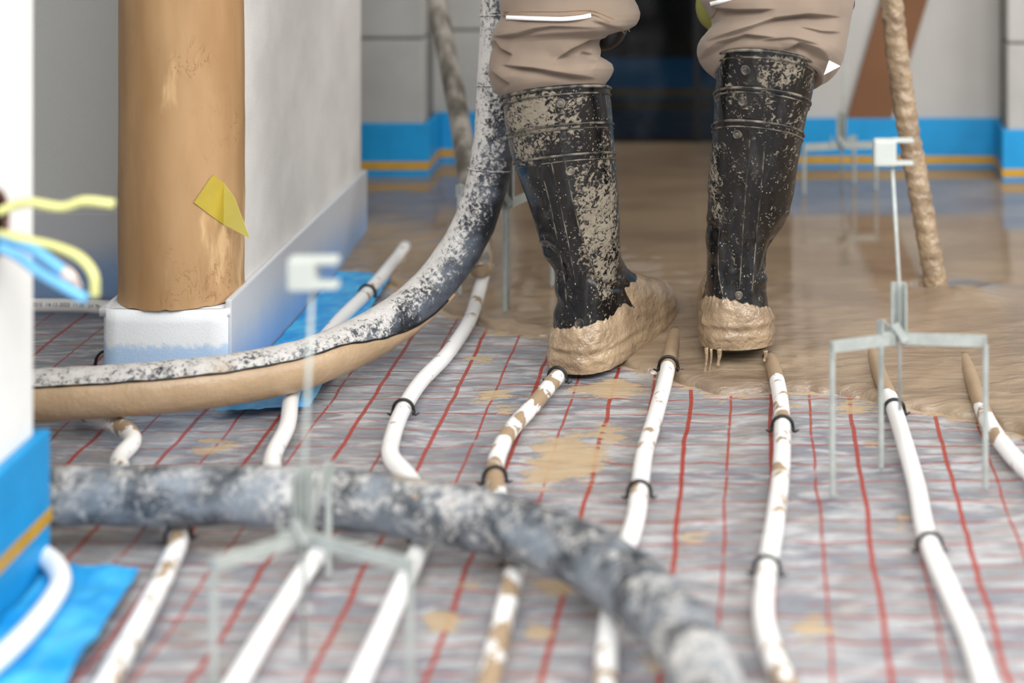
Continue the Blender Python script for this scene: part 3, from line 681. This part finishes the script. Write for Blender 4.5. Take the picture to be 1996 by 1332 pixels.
# ---------------------------------------------------------------- the worker: boots and trousers
person = empty('person', (-.11, 2.2, 0), 'worker seen from behind in beige work trousers and muddy black rubber boots', 'person')
def smooth(a, k=5):
    a = np.asarray(a,float); q = np.r_[[a[0]]*k, a, [a[-1]]*k]; ker = np.hanning(2*k+3)[1:-1]; ker/=ker.sum(); return np.convolve(q, ker, 'valid')
def segdist(pp, poly):
    """distance in px of the points to a polyline, the side (positive = above it) and the place along it"""
    best = np.full(len(pp), 1e9); side = np.zeros(len(pp)); pos = np.zeros(len(pp)); m_ = len(poly)-1
    for i_, (a, b) in enumerate(zip(poly[:-1], poly[1:])):
        a, b = np.array(a,float), np.array(b,float); d = b-a; L = d@d
        u = np.clip(((pp-a)@d)/L, 0, 1); q = a+u[:,None]*d; r = pp-q; dist = np.linalg.norm(r,axis=1)
        s = -(r[:,1]*d[0]-r[:,0]*d[1])*(1 if d[0] >= 0 else -1)/math.sqrt(L)
        m = dist < best; best[m] = dist[m]; side[m] = s[m]; pos[m] = (i_+u[m])/m_
    return best, side, pos
class Boot:
    def __init__(s, shaft, Ya, xa, yaw, t, tx, ftilt, fz, hw):
        za = .13+fz; rows = []
        for (y,xl,xr) in shaft:
            k = (y-CY)/F; z = (H-k*(Ya+t*za))/(1-k*t); Y = Ya-t*(z-za)
            rows.append((z, xw((xl+xr)/2,Y), Y, (xr-xl)/2*Y/F))
        rows.sort(); rows = [r for r in rows if r[0] > za+.005]; s.ztop = rows[-1][0]
        s.fz, s.t, s.tx, s.yaw, s.ft = fz, t, tx, yaw, ftilt
        zs = np.linspace(0, s.ztop, 120); s.zs = zs
        R = np.array(rows); fx, fy = math.sin(yaw), math.cos(yaw)
        XA = xw(xa, Ya)
        zf = np.array([0,.012,.03,.05,.07,.09,.11,.13])+fz
        fwd = np.array([.205,.212,.214,.205,.168,.112,.082,.066]); back = np.array([.043,.046,.048,.047,.045,.043,.043,.044]); hwv = np.array([hw,hw+.002,hw+.003,hw+.002,hw,hw-.001,hw-.001,hw])
        zz = np.r_[zf, R[:,0]]; n = len(zf)
        s.cx = smooth(np.interp(zs, zz, np.r_[[XA]*n, R[:,1]])); s.cy = smooth(np.interp(zs, zz, np.r_[[Ya]*n, R[:,2]]))
        s.fw = smooth(np.interp(zs, zz, np.r_[fwd, R[:,3]*1.08]),4); s.bk = smooth(np.interp(zs, zz, np.r_[back, R[:,3]*1.0]),4); s.hw = smooth(np.interp(zs, zz, np.r_[hwv, R[:,3]]),4)
        s.f = np.array([fx,fy]); s.l = np.array([fy,-fx])
    def pts(s, z, th, off=0.):
        """z: nominal level(s), th: angle(s) (0 = toe direction, pi = towards the viewer)"""
        z, th = np.broadcast_arrays(np.asarray(z,float), np.asarray(th,float)); g = lambda a: np.interp(z, s.zs, a)
        c, sn = np.cos(th), np.sin(th); u = np.where(c > 0, g(s.fw), g(s.bk))*c
        w = g(s.hw)*np.ones_like(u); foot = np.clip(1-(z-s.fz-.05)/.06, 0, 1)
        ball = np.exp(-((u-.14)/.07)**2)*.010-np.clip((u-.17)/.05,0,1)*.004-np.clip((.02-abs(u-.05))/.02,0,1)*.002
        w = w+ball*foot; v = w*np.sign(sn)*np.abs(sn)**(.85-.15*foot)
        rr = np.sqrt(u*u+v*v)+1e-9
        u, v = u*(1+off/rr), v*(1+off/rr)
        X = g(s.cx)+u*s.f[0]+v*s.l[0]; Y = g(s.cy)+u*s.f[1]+v*s.l[1]
        bl = np.clip((z-s.fz-.10)/.06, 0, 1); bl = bl*bl*(3-2*bl)
        dx, dy = X-g(s.cx), Y-g(s.cy)
        Z = z+bl*(s.tx*dx-s.t*dy)-(1-bl)*s.ft*u
        return np.stack([X,Y,Z],-1)
def make_boot(B, mud, ribs, bands, studs, coat_poly, coat_off, label, creases, soft):
    nth, nz = 144, 190; th = np.linspace(0, 2*math.pi, nth, endpoint=False); z = np.linspace(B.fz+.006, B.ztop, nz)
    ZZ, TH = np.meshgrid(z, th, indexing='ij'); V = B.pts(ZZ, TH).reshape(-1,3)
    ctr = np.stack([np.interp(ZZ, B.zs, B.cx), np.interp(ZZ, B.zs, B.cy), ZZ], -1).reshape(-1,3)
    nrm = V-ctr; nrm[:,2] = 0; nrm /= np.linalg.norm(nrm,axis=1)[:,None]+1e-9
    pp = px(V); d = np.zeros(len(V)); front = nrm[:,1] < .25
    for poly, amp, wdt in ribs:
        q,_,_ = segdist(pp, poly); d += np.where(front, amp*np.exp(-(q/wdt)**2), 0)
    for poly, amp, wdt in creases:
        q,sd,_ = segdist(pp, poly); d += np.where(front, -amp*np.exp(-(q/wdt)**2)+amp*.6*np.exp(-((q-wdt*1.6)/wdt)**2), 0)
    zr = ZZ.reshape(-1); lo = np.exp(-((zr-B.fz-.15)/.06)**2)
    d += np.array([mn.noise(Vector((p[0]*16,p[1]*16,p[2]*26)))+.5*mn.noise(Vector((p[0]*40,p[1]*40,p[2]*60))) for p in V])*(.0012+soft*lo)
    V = V+nrm*d[:,None]
    ms = np.full(len(V), .05)
    for x,y,a,b_,sg in mud: ms = np.maximum(ms, sg*np.exp(-((pp[:,0]-x)/a)**4-((pp[:,1]-y)/b_)**4)) if sg > 0 else ms+sg*np.exp(-((pp[:,0]-x)/a)**2-((pp[:,1]-y)/b_)**2)
    Fc = gridfaces(nz, nth); o = obj('boot', V, [f[::-1] for f in Fc], M['boot'], person, attrs=dict(mud=ms)); tag(o, label)
    # rim and raised bands
    for dz, r, off in bands:
        zz = B.ztop-dz; ring = B.pts(np.full(97, zz), np.linspace(0,2*math.pi,97), off); obj('band', *tube(ring, r, 8, False), M['boot_edge'], o)
    inner = B.pts(np.full(nth, B.ztop-.02), th, -.006); outer = B.pts(np.full(nth, B.ztop), th, 0.); inn2 = B.pts(np.full(nth, B.ztop), th, -.004)
    obj('rim', np.vstack([outer, inn2, inner]), gridfaces(3, nth), M['boot_edge'], o)
    for poly, amp, wdt in ribs:
        W_ = []
        for x_, y_ in spline(poly, 30):
            k = np.where(front & (nrm[:,1] < .1), (pp[:,0]-x_)**2+(pp[:,1]-y_)**2, 1e9); ids = np.argsort(k)[:6]; W_.append(P(x_, y_, V[ids,1].mean()-.0004))
        W_ = np.array(W_); W_[:,1] = smooth(W_[:,1], 4)
        obj('rib', *tube(W_, np.interp(np.linspace(0,1,30),[0,.1,.9,1],[.0004,.0010,.0010,.0004]), 6), M['boot_edge'], o)
    # sole
    so = np.vstack([B.pts(np.full(nth, B.fz+zz), th, of) for zz,of in ((0,-.004),(0,.002),(.006,.0035),(.022,.0035),(.026,.001))])
    Fs = [f[::-1] for f in gridfaces(5, nth)]+[list(range(nth))]; obj('sole', so, Fs, M['black'], o)
    # studs
    for x,y,rp in studs:
        k = np.where(front & (nrm[:,1] < -.2), (pp[:,0]-x)**2+(pp[:,1]-y)**2, 1e9); i = int(np.argmin(k)); c0 = V[i]; n0 = nrm[i]; r = rp/1480
        u_ = np.cross(n0,(0,0,1)); u_/=np.linalg.norm(u_); v_ = np.cross(u_, n0); prf = [(0,.0012),(.55,.0010),(.7,.0006),(.78,.0022),(.92,.0026),(1.0,.0018),(1.08,-.001)]
        W=[]; A = np.linspace(0,2*math.pi,20,endpoint=False)
        for rr_,h_ in prf: W += [c0+(u_*math.cos(a)+v_*math.sin(a))*max(rr_,.02)*r+n0*h_ for a in A]
        obj('stud', W, gridfaces(len(prf),20), M['boot_edge'], o)
    # wet screed coat over the foot
    nc = 46; W=[]
    # top of the coat: highest nominal z per angle so that it projects near coat_poly
    for j,a in enumerate(th):
        zc_ = np.linspace(B.fz+.02, B.fz+.17, 300); q = px(B.pts(zc_, np.full(300,a), coat_off)); lim = np.interp(q[:,0], [p[0] for p in coat_poly], [p[1] for p in coat_poly])
        ok = np.where(q[:,1] <= lim)[0]; zt = zc_[ok[0]] if len(ok) else zc_[-1]
        if abs(((a+math.pi)%(2*math.pi))-math.pi) < 1.2: zt = max(zt, B.fz+.095)
        zt += .004*mn.noise(Vector((math.cos(a)*9, math.sin(a)*9, 1)))
        for i in range(nc):
            u = i/(nc-1); zq = B.fz+.004+(zt-B.fz-.004)*u
            e = coat_off*(1-u**6)+.0015*math.exp(-((zq-B.fz-.035)/.006)**2)-.0018*math.exp(-((zq-B.fz-.030)/.004)**2)+.0022*min(1,max(0,(B.fz+.026-zq)/.006))
            p = B.pts(zq, a, e if i < nc-1 else -.002)
            nz_ = mn.noise(Vector(p*48))*.0022+mn.noise(Vector(p*120))*.0014+mn.noise(Vector(p*260))*.0006
            dv = p-np.array([np.interp(zq,B.zs,B.cx),np.interp(zq,B.zs,B.cy),p[2]]); dv/=np.linalg.norm(dv)+1e-9
            W.append(p+dv*nz_*(1 if i < nc-1 else 0))
    W = np.array(W).reshape(nth,nc,3).transpose(1,0,2).reshape(-1,3)
    tag(obj('screed_coat', W, [f[::-1] for f in gridfaces(nc, nth)], M['coat_rough'], o), 'thick wet beige screed coating the foot')
    return o
BL = Boot([(178,982,1183),(230,988,1188),(290,998,1192),(340,1015,1196),(400,1036,1202),(450,1053,1204),(500,1064,1206),(550,1070,1210)], 2.192, 1143, math.radians(27), .27, .11, 0.0, 0.0, .0375)
BR = Boot([(120,1398,1592),(180,1394,1582),(230,1392,1570),(300,1386,1558),(360,1382,1550),(430,1379,1532),(480,1378,1518),(530,1377,1508)], 2.205, 1436, math.radians(-4), .40, -.10, .10, .022, .0405)
bl = make_boot(BL, [(1040,225,62,48,.85),(1030,285,40,40,.75),(1100,255,40,40,.6),(1165,430,45,95,.85),(1185,330,22,70,.6),(1175,530,30,60,.6),(1120,200,30,20,.6),(1140,345,25,40,.55),(1090,430,30,120,-.5),(1060,330,30,40,-.3)],
  [([(1050,315),(1068,380),(1085,460),(1100,540),(1105,620)],.0022,5),([(1072,305),(1088,380),(1105,460),(1120,540)],.0016,4),([(1098,300),(1118,400),(1140,480),(1170,560)],.0018,5),([(1178,170),(1192,300)],.001,4)],
  [(.003,.0020,.001),(.012,.0013,.0006),(.052,.0016,.0010),(.058,.0010,.0006),(.092,.0016,.0010),(.100,.0010,.0006)],
  [(1091,201,9),(1101,265,9),(1112,331,9),(1130,632,9)], [(1060,640),(1082,641),(1140,637),(1190,622),(1212,600),(1225,588),(1290,620)], .006, 'left rubber boot, standing, shaft caked with dried mud',
  [([(1066,480),(1090,500),(1100,540)],.003,9),([(1070,565),(1092,600),(1105,625)],.003,8),([(1150,540),(1190,560),(1215,560)],.0025,8)], .0018)
br = make_boot(BR, [(1545,140,42,32,.62),(1480,115,60,10,.5),(1490,150,12,30,.6),(1392,340,10,60,.6),(1398,400,14,30,.5),(1440,200,45,26,.32),(1500,210,20,40,.35),(1550,280,25,60,.22),(1430,330,30,60,.22)],
  [([(1462,262),(1455,350),(1448,450),(1442,560)],.0020,6),([(1492,262),(1484,360),(1474,460),(1466,570)],.0018,5),([(1404,420),(1400,520),(1410,580)],.0016,5)],
  [(.003,.0020,.001),(.012,.0012,.0006),(.052,.0017,.0010),(.058,.0010,.0006),(.096,.0017,.0010),(.104,.0010,.0006)],
  [(1452,137,9),(1446,196,9),(1438,262,9),(1438,578,8)], [(1360,578),(1400,582),(1440,590),(1500,600),(1520,600)], .006, 'right rubber boot with raised heel, shaft mostly shiny black',
  [([(1385,440),(1420,480),(1430,520)],.002,9),([(1530,430),(1500,480),(1490,530)],.0025,9),([(1510,470),(1480,540)],.002,7)], .0014)
# drips under the raised heel
for i,(x,y0,y1,r) in enumerate(((1377,684,731,.0022),(1386,686,728,.0016),(1402,686,716,.0030),(1492,690,706,.0025))):
    Yd = 2.150; a = P(x,y0-6,Yd); b_ = P(x-3,y1,Yd)
    obj('drip', *tube(spline([a, a*.6+b_*.4+np.array([.001,0,0]), b_*.8+a*.2, b_],14), np.r_[np.linspace(r*1.3,r*.6,10), r*.7,r*.95,r*.8,r*.2], 8), M['coat_rough'], br)

def trouser_leg(label, tbl, Y0, txs, tys, ryf, folds, hip, hem_in):
    # tbl rows: y, xl, xr along the front view; ring tilts blend from the hem upward
    ys = np.array([r[0] for r in tbl],float); n = 230; yy = np.linspace(ys[0], ys[-1], n)
    xl = smooth(np.interp(yy, ys, [r[1] for r in tbl]),3); xr = smooth(np.interp(yy, ys, [r[2] for r in tbl]),3)
    u = (yy-ys[0])/(ys[-1]-ys[0]); nth = 200; th = np.linspace(0,2*math.pi,nth,endpoint=False); rows=[]
    Yc = np.interp(u,[0,1],Y0); tx = np.interp(u,[0,.35,1],[0,.02,txs]); ty = np.interp(u,[0,.3,.6,1],[0,.08,tys*.6,tys])
    for i in range(n):
        k = F/Yc[i]; cx = ((xl[i]+xr[i])/2-CX)/k; rx = (xr[i]-xl[i])/2/k; cz = H-(yy[i]-CY)/k; ry = min(rx*ryf, .095)
        X = cx+rx*np.sign(np.cos(th))*abs(np.cos(th))**.9; dY = ry*np.sin(th); Z = cz+tx[i]*(X-cx)-ty[i]*dY
        rows.append(np.stack([X,Yc[i]+dY,Z],-1))
    V = np.array(rows).reshape(-1,3); ctr = np.repeat(np.array([r.mean(0) for r in rows]), nth, 0)
    nrm = V-ctr; nrm[:,2]*=.3; nrm/=np.linalg.norm(nrm,axis=1)[:,None]; pp = px(V); d = np.zeros(len(V))
    for poly, dep, wd, bul in folds:
        q, sd, ps = segdist(pp, poly); tp = np.clip(np.sin(math.pi*np.clip(ps,.0,1.))*1.6, 0, 1)*np.where(abs(sd) < q*.6, .3, 1.)
        st_ = .5+.5*np.tanh(sd/1.6)
        d += tp*(st_*bul*np.exp(-(q/(wd*2.6))**2)-(1-st_)*dep*np.exp(-(q/(wd*1.5))**2))
    d += np.array([mn.noise(Vector((p[0]*14,p[1]*14,p[2]*22))) for p in V])*.0020+np.array([mn.noise(Vector((p[0]*34+p[2]*20,p[1]*30,p[2]*44))) for p in V])*.0007
    V = V+nrm*d[:,None]
    # hem tucked in, leg continued up to the hip
    W = V.reshape(n,nth,3); cH = W[-1].mean(0)
    tuck = [cH+(W[-1]-cH)*s+np.array([0,0,zz]) for s,zz in ((.95,-.003),(.86,.004),(.78,.014))] if hem_in else []
    c0 = W[0].mean(0); ups = []
    for s in np.linspace(.12,1,10)[::-1]:
        c1 = c0*(1-s)+np.array(hip)*s; e = 1+.25*s; ups.append(c1+(W[0]-c0)*e*np.array([1,1.05,.3]))
    A = np.array(ups+list(W)+tuck); m = len(A)
    return obj('trouser_leg', A.reshape(-1,3), [f[::-1] for f in gridfaces(m,nth)], M['cloth'], person), V, nrm
foldsL = [([(958,72),(985,70),(1015,66),(1045,56),(1075,52),(1160,55)],.005,7,.005),([(1185,74),(1145,80),(1112,97),(1080,120)],.010,11,.006),([(975,127),(1040,133),(1100,145),(1160,154)],.008,8,.007),([(1140,98),(1152,110),(1166,118)],.006,12,.004),([(962,78),(975,96),(1000,108)],.006,14,.002),([(985,36),(1080,41),(1150,38)],.003,6,.003),([(958,138),(975,152),(995,165)],.005,12,.003),([(1150,38),(1190,52),(1225,66)],.002,6,.003)]
tl, VL, NL = trouser_leg('left', [(-70,976,1226),(-20,974,1232),(0,974,1236),(15,976,1244),(30,978,1248),(42,971,1246),(55,964,1239),(65,960,1222),(73,957,1188),(80,956,1176),(100,954,1171),(118,953,1168),(126,952,1180),(136,952,1192),(148,953,1195),(158,957,1191),(166,962,1186),(173,969,1180),(179,976,1176)], (2.135,2.120), .12, .27, .80, foldsL, (-.20,2.17,.86), True)
foldsR = [([(1388,16),(1440,20),(1510,18)],.008,10,.005),([(1380,82),(1450,58),(1510,36),(1570,28),(1640,34)],.008,13,.008),([(1362,118),(1400,84),(1450,68),(1510,74)],.007,11,.006),([(1530,100),(1558,84),(1585,95),(1616,120)],.010,10,.007),([(1550,50),(1600,62),(1640,64)],.003,14,.003),([(1480,80),(1540,74),(1590,88)],.003,10,.003)]
trg, VR, NR = trouser_leg('right', [(-70,1354,1674),(-20,1358,1668),(0,1364,1665),(20,1375,1662),(40,1387,1658),(52,1392,1656),(64,1385,1654),(80,1370,1651),(95,1362,1648),(110,1359,1645),(122,1361,1640),(132,1368,1632),(140,1378,1622),(147,1390,1608)], (2.150,2.108), -.05, .58, .80, foldsR, (-.02,2.17,.86), True)
# seat of the trousers above the frame
rings=[]
for z,rx,ry,cy in ((.80,.15,.10,2.17),(.86,.185,.125,2.17),(.93,.185,.125,2.17),(1.0,.165,.11,2.17),(1.04,.16,.105,2.17)):
    rings.append([(-.11+rx*math.cos(a), cy+ry*math.sin(a), z) for a in np.linspace(0,2*math.pi,48,endpoint=False)])
obj('trouser_seat', np.array(rings).reshape(-1,3), [f[::-1] for f in gridfaces(5,48)]+[list(range(48)), list(range(192,240))[::-1]], M['cloth'], person)

def surf(V, N, x, y, off=.0012):
    pp = px(V); k = np.where(N[:,1] < .1, (pp[:,0]-x)**2+(pp[:,1]-y)**2, 1e9); ids = np.argsort(k)[:5]; return P(x, y, V[ids,1].min()-off)
def ribbon(name, V, N, poly, wpx, mat, parent, off=.0015, n=40):
    c = spline([(x,y) for x,y in poly], n); W=[]
    tn = np.gradient(c,axis=0); tn/=np.linalg.norm(tn,axis=1)[:,None]
    Yd = smooth([surf(V,N,q[0],q[1],off)[1] for q in c],4)
    for q,t_,Yq in zip(c,tn,Yd):
        nv = np.array([-t_[1],t_[0]])*wpx/2
        W += [P(*(q-nv),Yq), P(*(q+nv),Yq), P(*(q+nv),Yq+.002), P(*(q-nv),Yq+.002)]
    Fc = gridfaces(n,4)+[[0,1,2,3][::-1],[4*n-4,4*n-3,4*n-2,4*n-1]]
    return obj(name, W, Fc, mat, parent)
tag(ribbon('reflective_strip', VL, NL, [(986,34),(1040,36),(1095,37),(1130,34),(1152,30)], 8, M['reflect'], tl), 'bright white reflective strip')
tag(ribbon('reflective_strip', VR, NR, [(1384,8),(1400,4),(1425,-3),(1460,-12)], 8, M['reflect'], trg), 'bright white reflective strip')
for poly in ([(980,22),(1040,22),(1100,22),(1150,20),(1185,32),(1215,48),(1228,62)],[(979,29),(1040,31),(1100,31),(1150,27),(1180,39),(1206,54),(1218,66)],[(1385,35),(1392,28),(1398,16)]):
    VV,NN,pr = (VL,NL,tl) if poly[0][0] < 1300 else (VR,NR,trg)
    ribbon('seam', VV, NN, poly, 1.8, M['seam'], pr, .0008)
q = [surf(VR,NR,1616,118,.004), surf(VR,NR,1606,146,.006), surf(VR,NR,1638,128,.002)]
q[1] = P(1606,146,q[0][1]-.004); q[2] = P(1638,129,q[0][1]+.004); q2 = [v+np.array([0,.0012,0]) for v in q]
tag(obj('reflective_tab', q+q2, [(0,1,2),(5,4,3),(0,2,5,3),(1,0,3,4),(2,1,4,5)], M['reflect'], trg, smooth=False), 'white reflective corner tab at the hem')
# knee pads peeking out on the far side
def pad(name, c, r, mat, label):
    W=[]; nu,nv = 20,28
    for i in range(nu):
        for j in range(nv):
            a = math.pi*i/(nu-1); b_ = 2*math.pi*j/nv
            f = lambda v: math.copysign(abs(v)**.75, v)
            W.append((c[0]+r[0]*math.sin(a)*f(math.cos(b_)), c[1]+r[1]*math.sin(a)*f(math.sin(b_)), c[2]+r[2]*math.cos(a)))
    tag(obj(name, W, gridfaces(nu,nv), mat, person), label)
pad('knee_pad', P(1172,46,2.20), (.036,.03,.036), M['black'], 'black pad behind the left knee fold')
pad('knee_pad', P(1405,12,2.22), (.034,.03,.036), M['olive'], 'olive pad peeking out beside the right knee')

obj('cord', *tube(spline([P(1652,-30,2.13),P(1663,-5,2.13),P(1664,12,2.13),P(1657,26,2.135)],20), .0012, 8), M['black'], person)
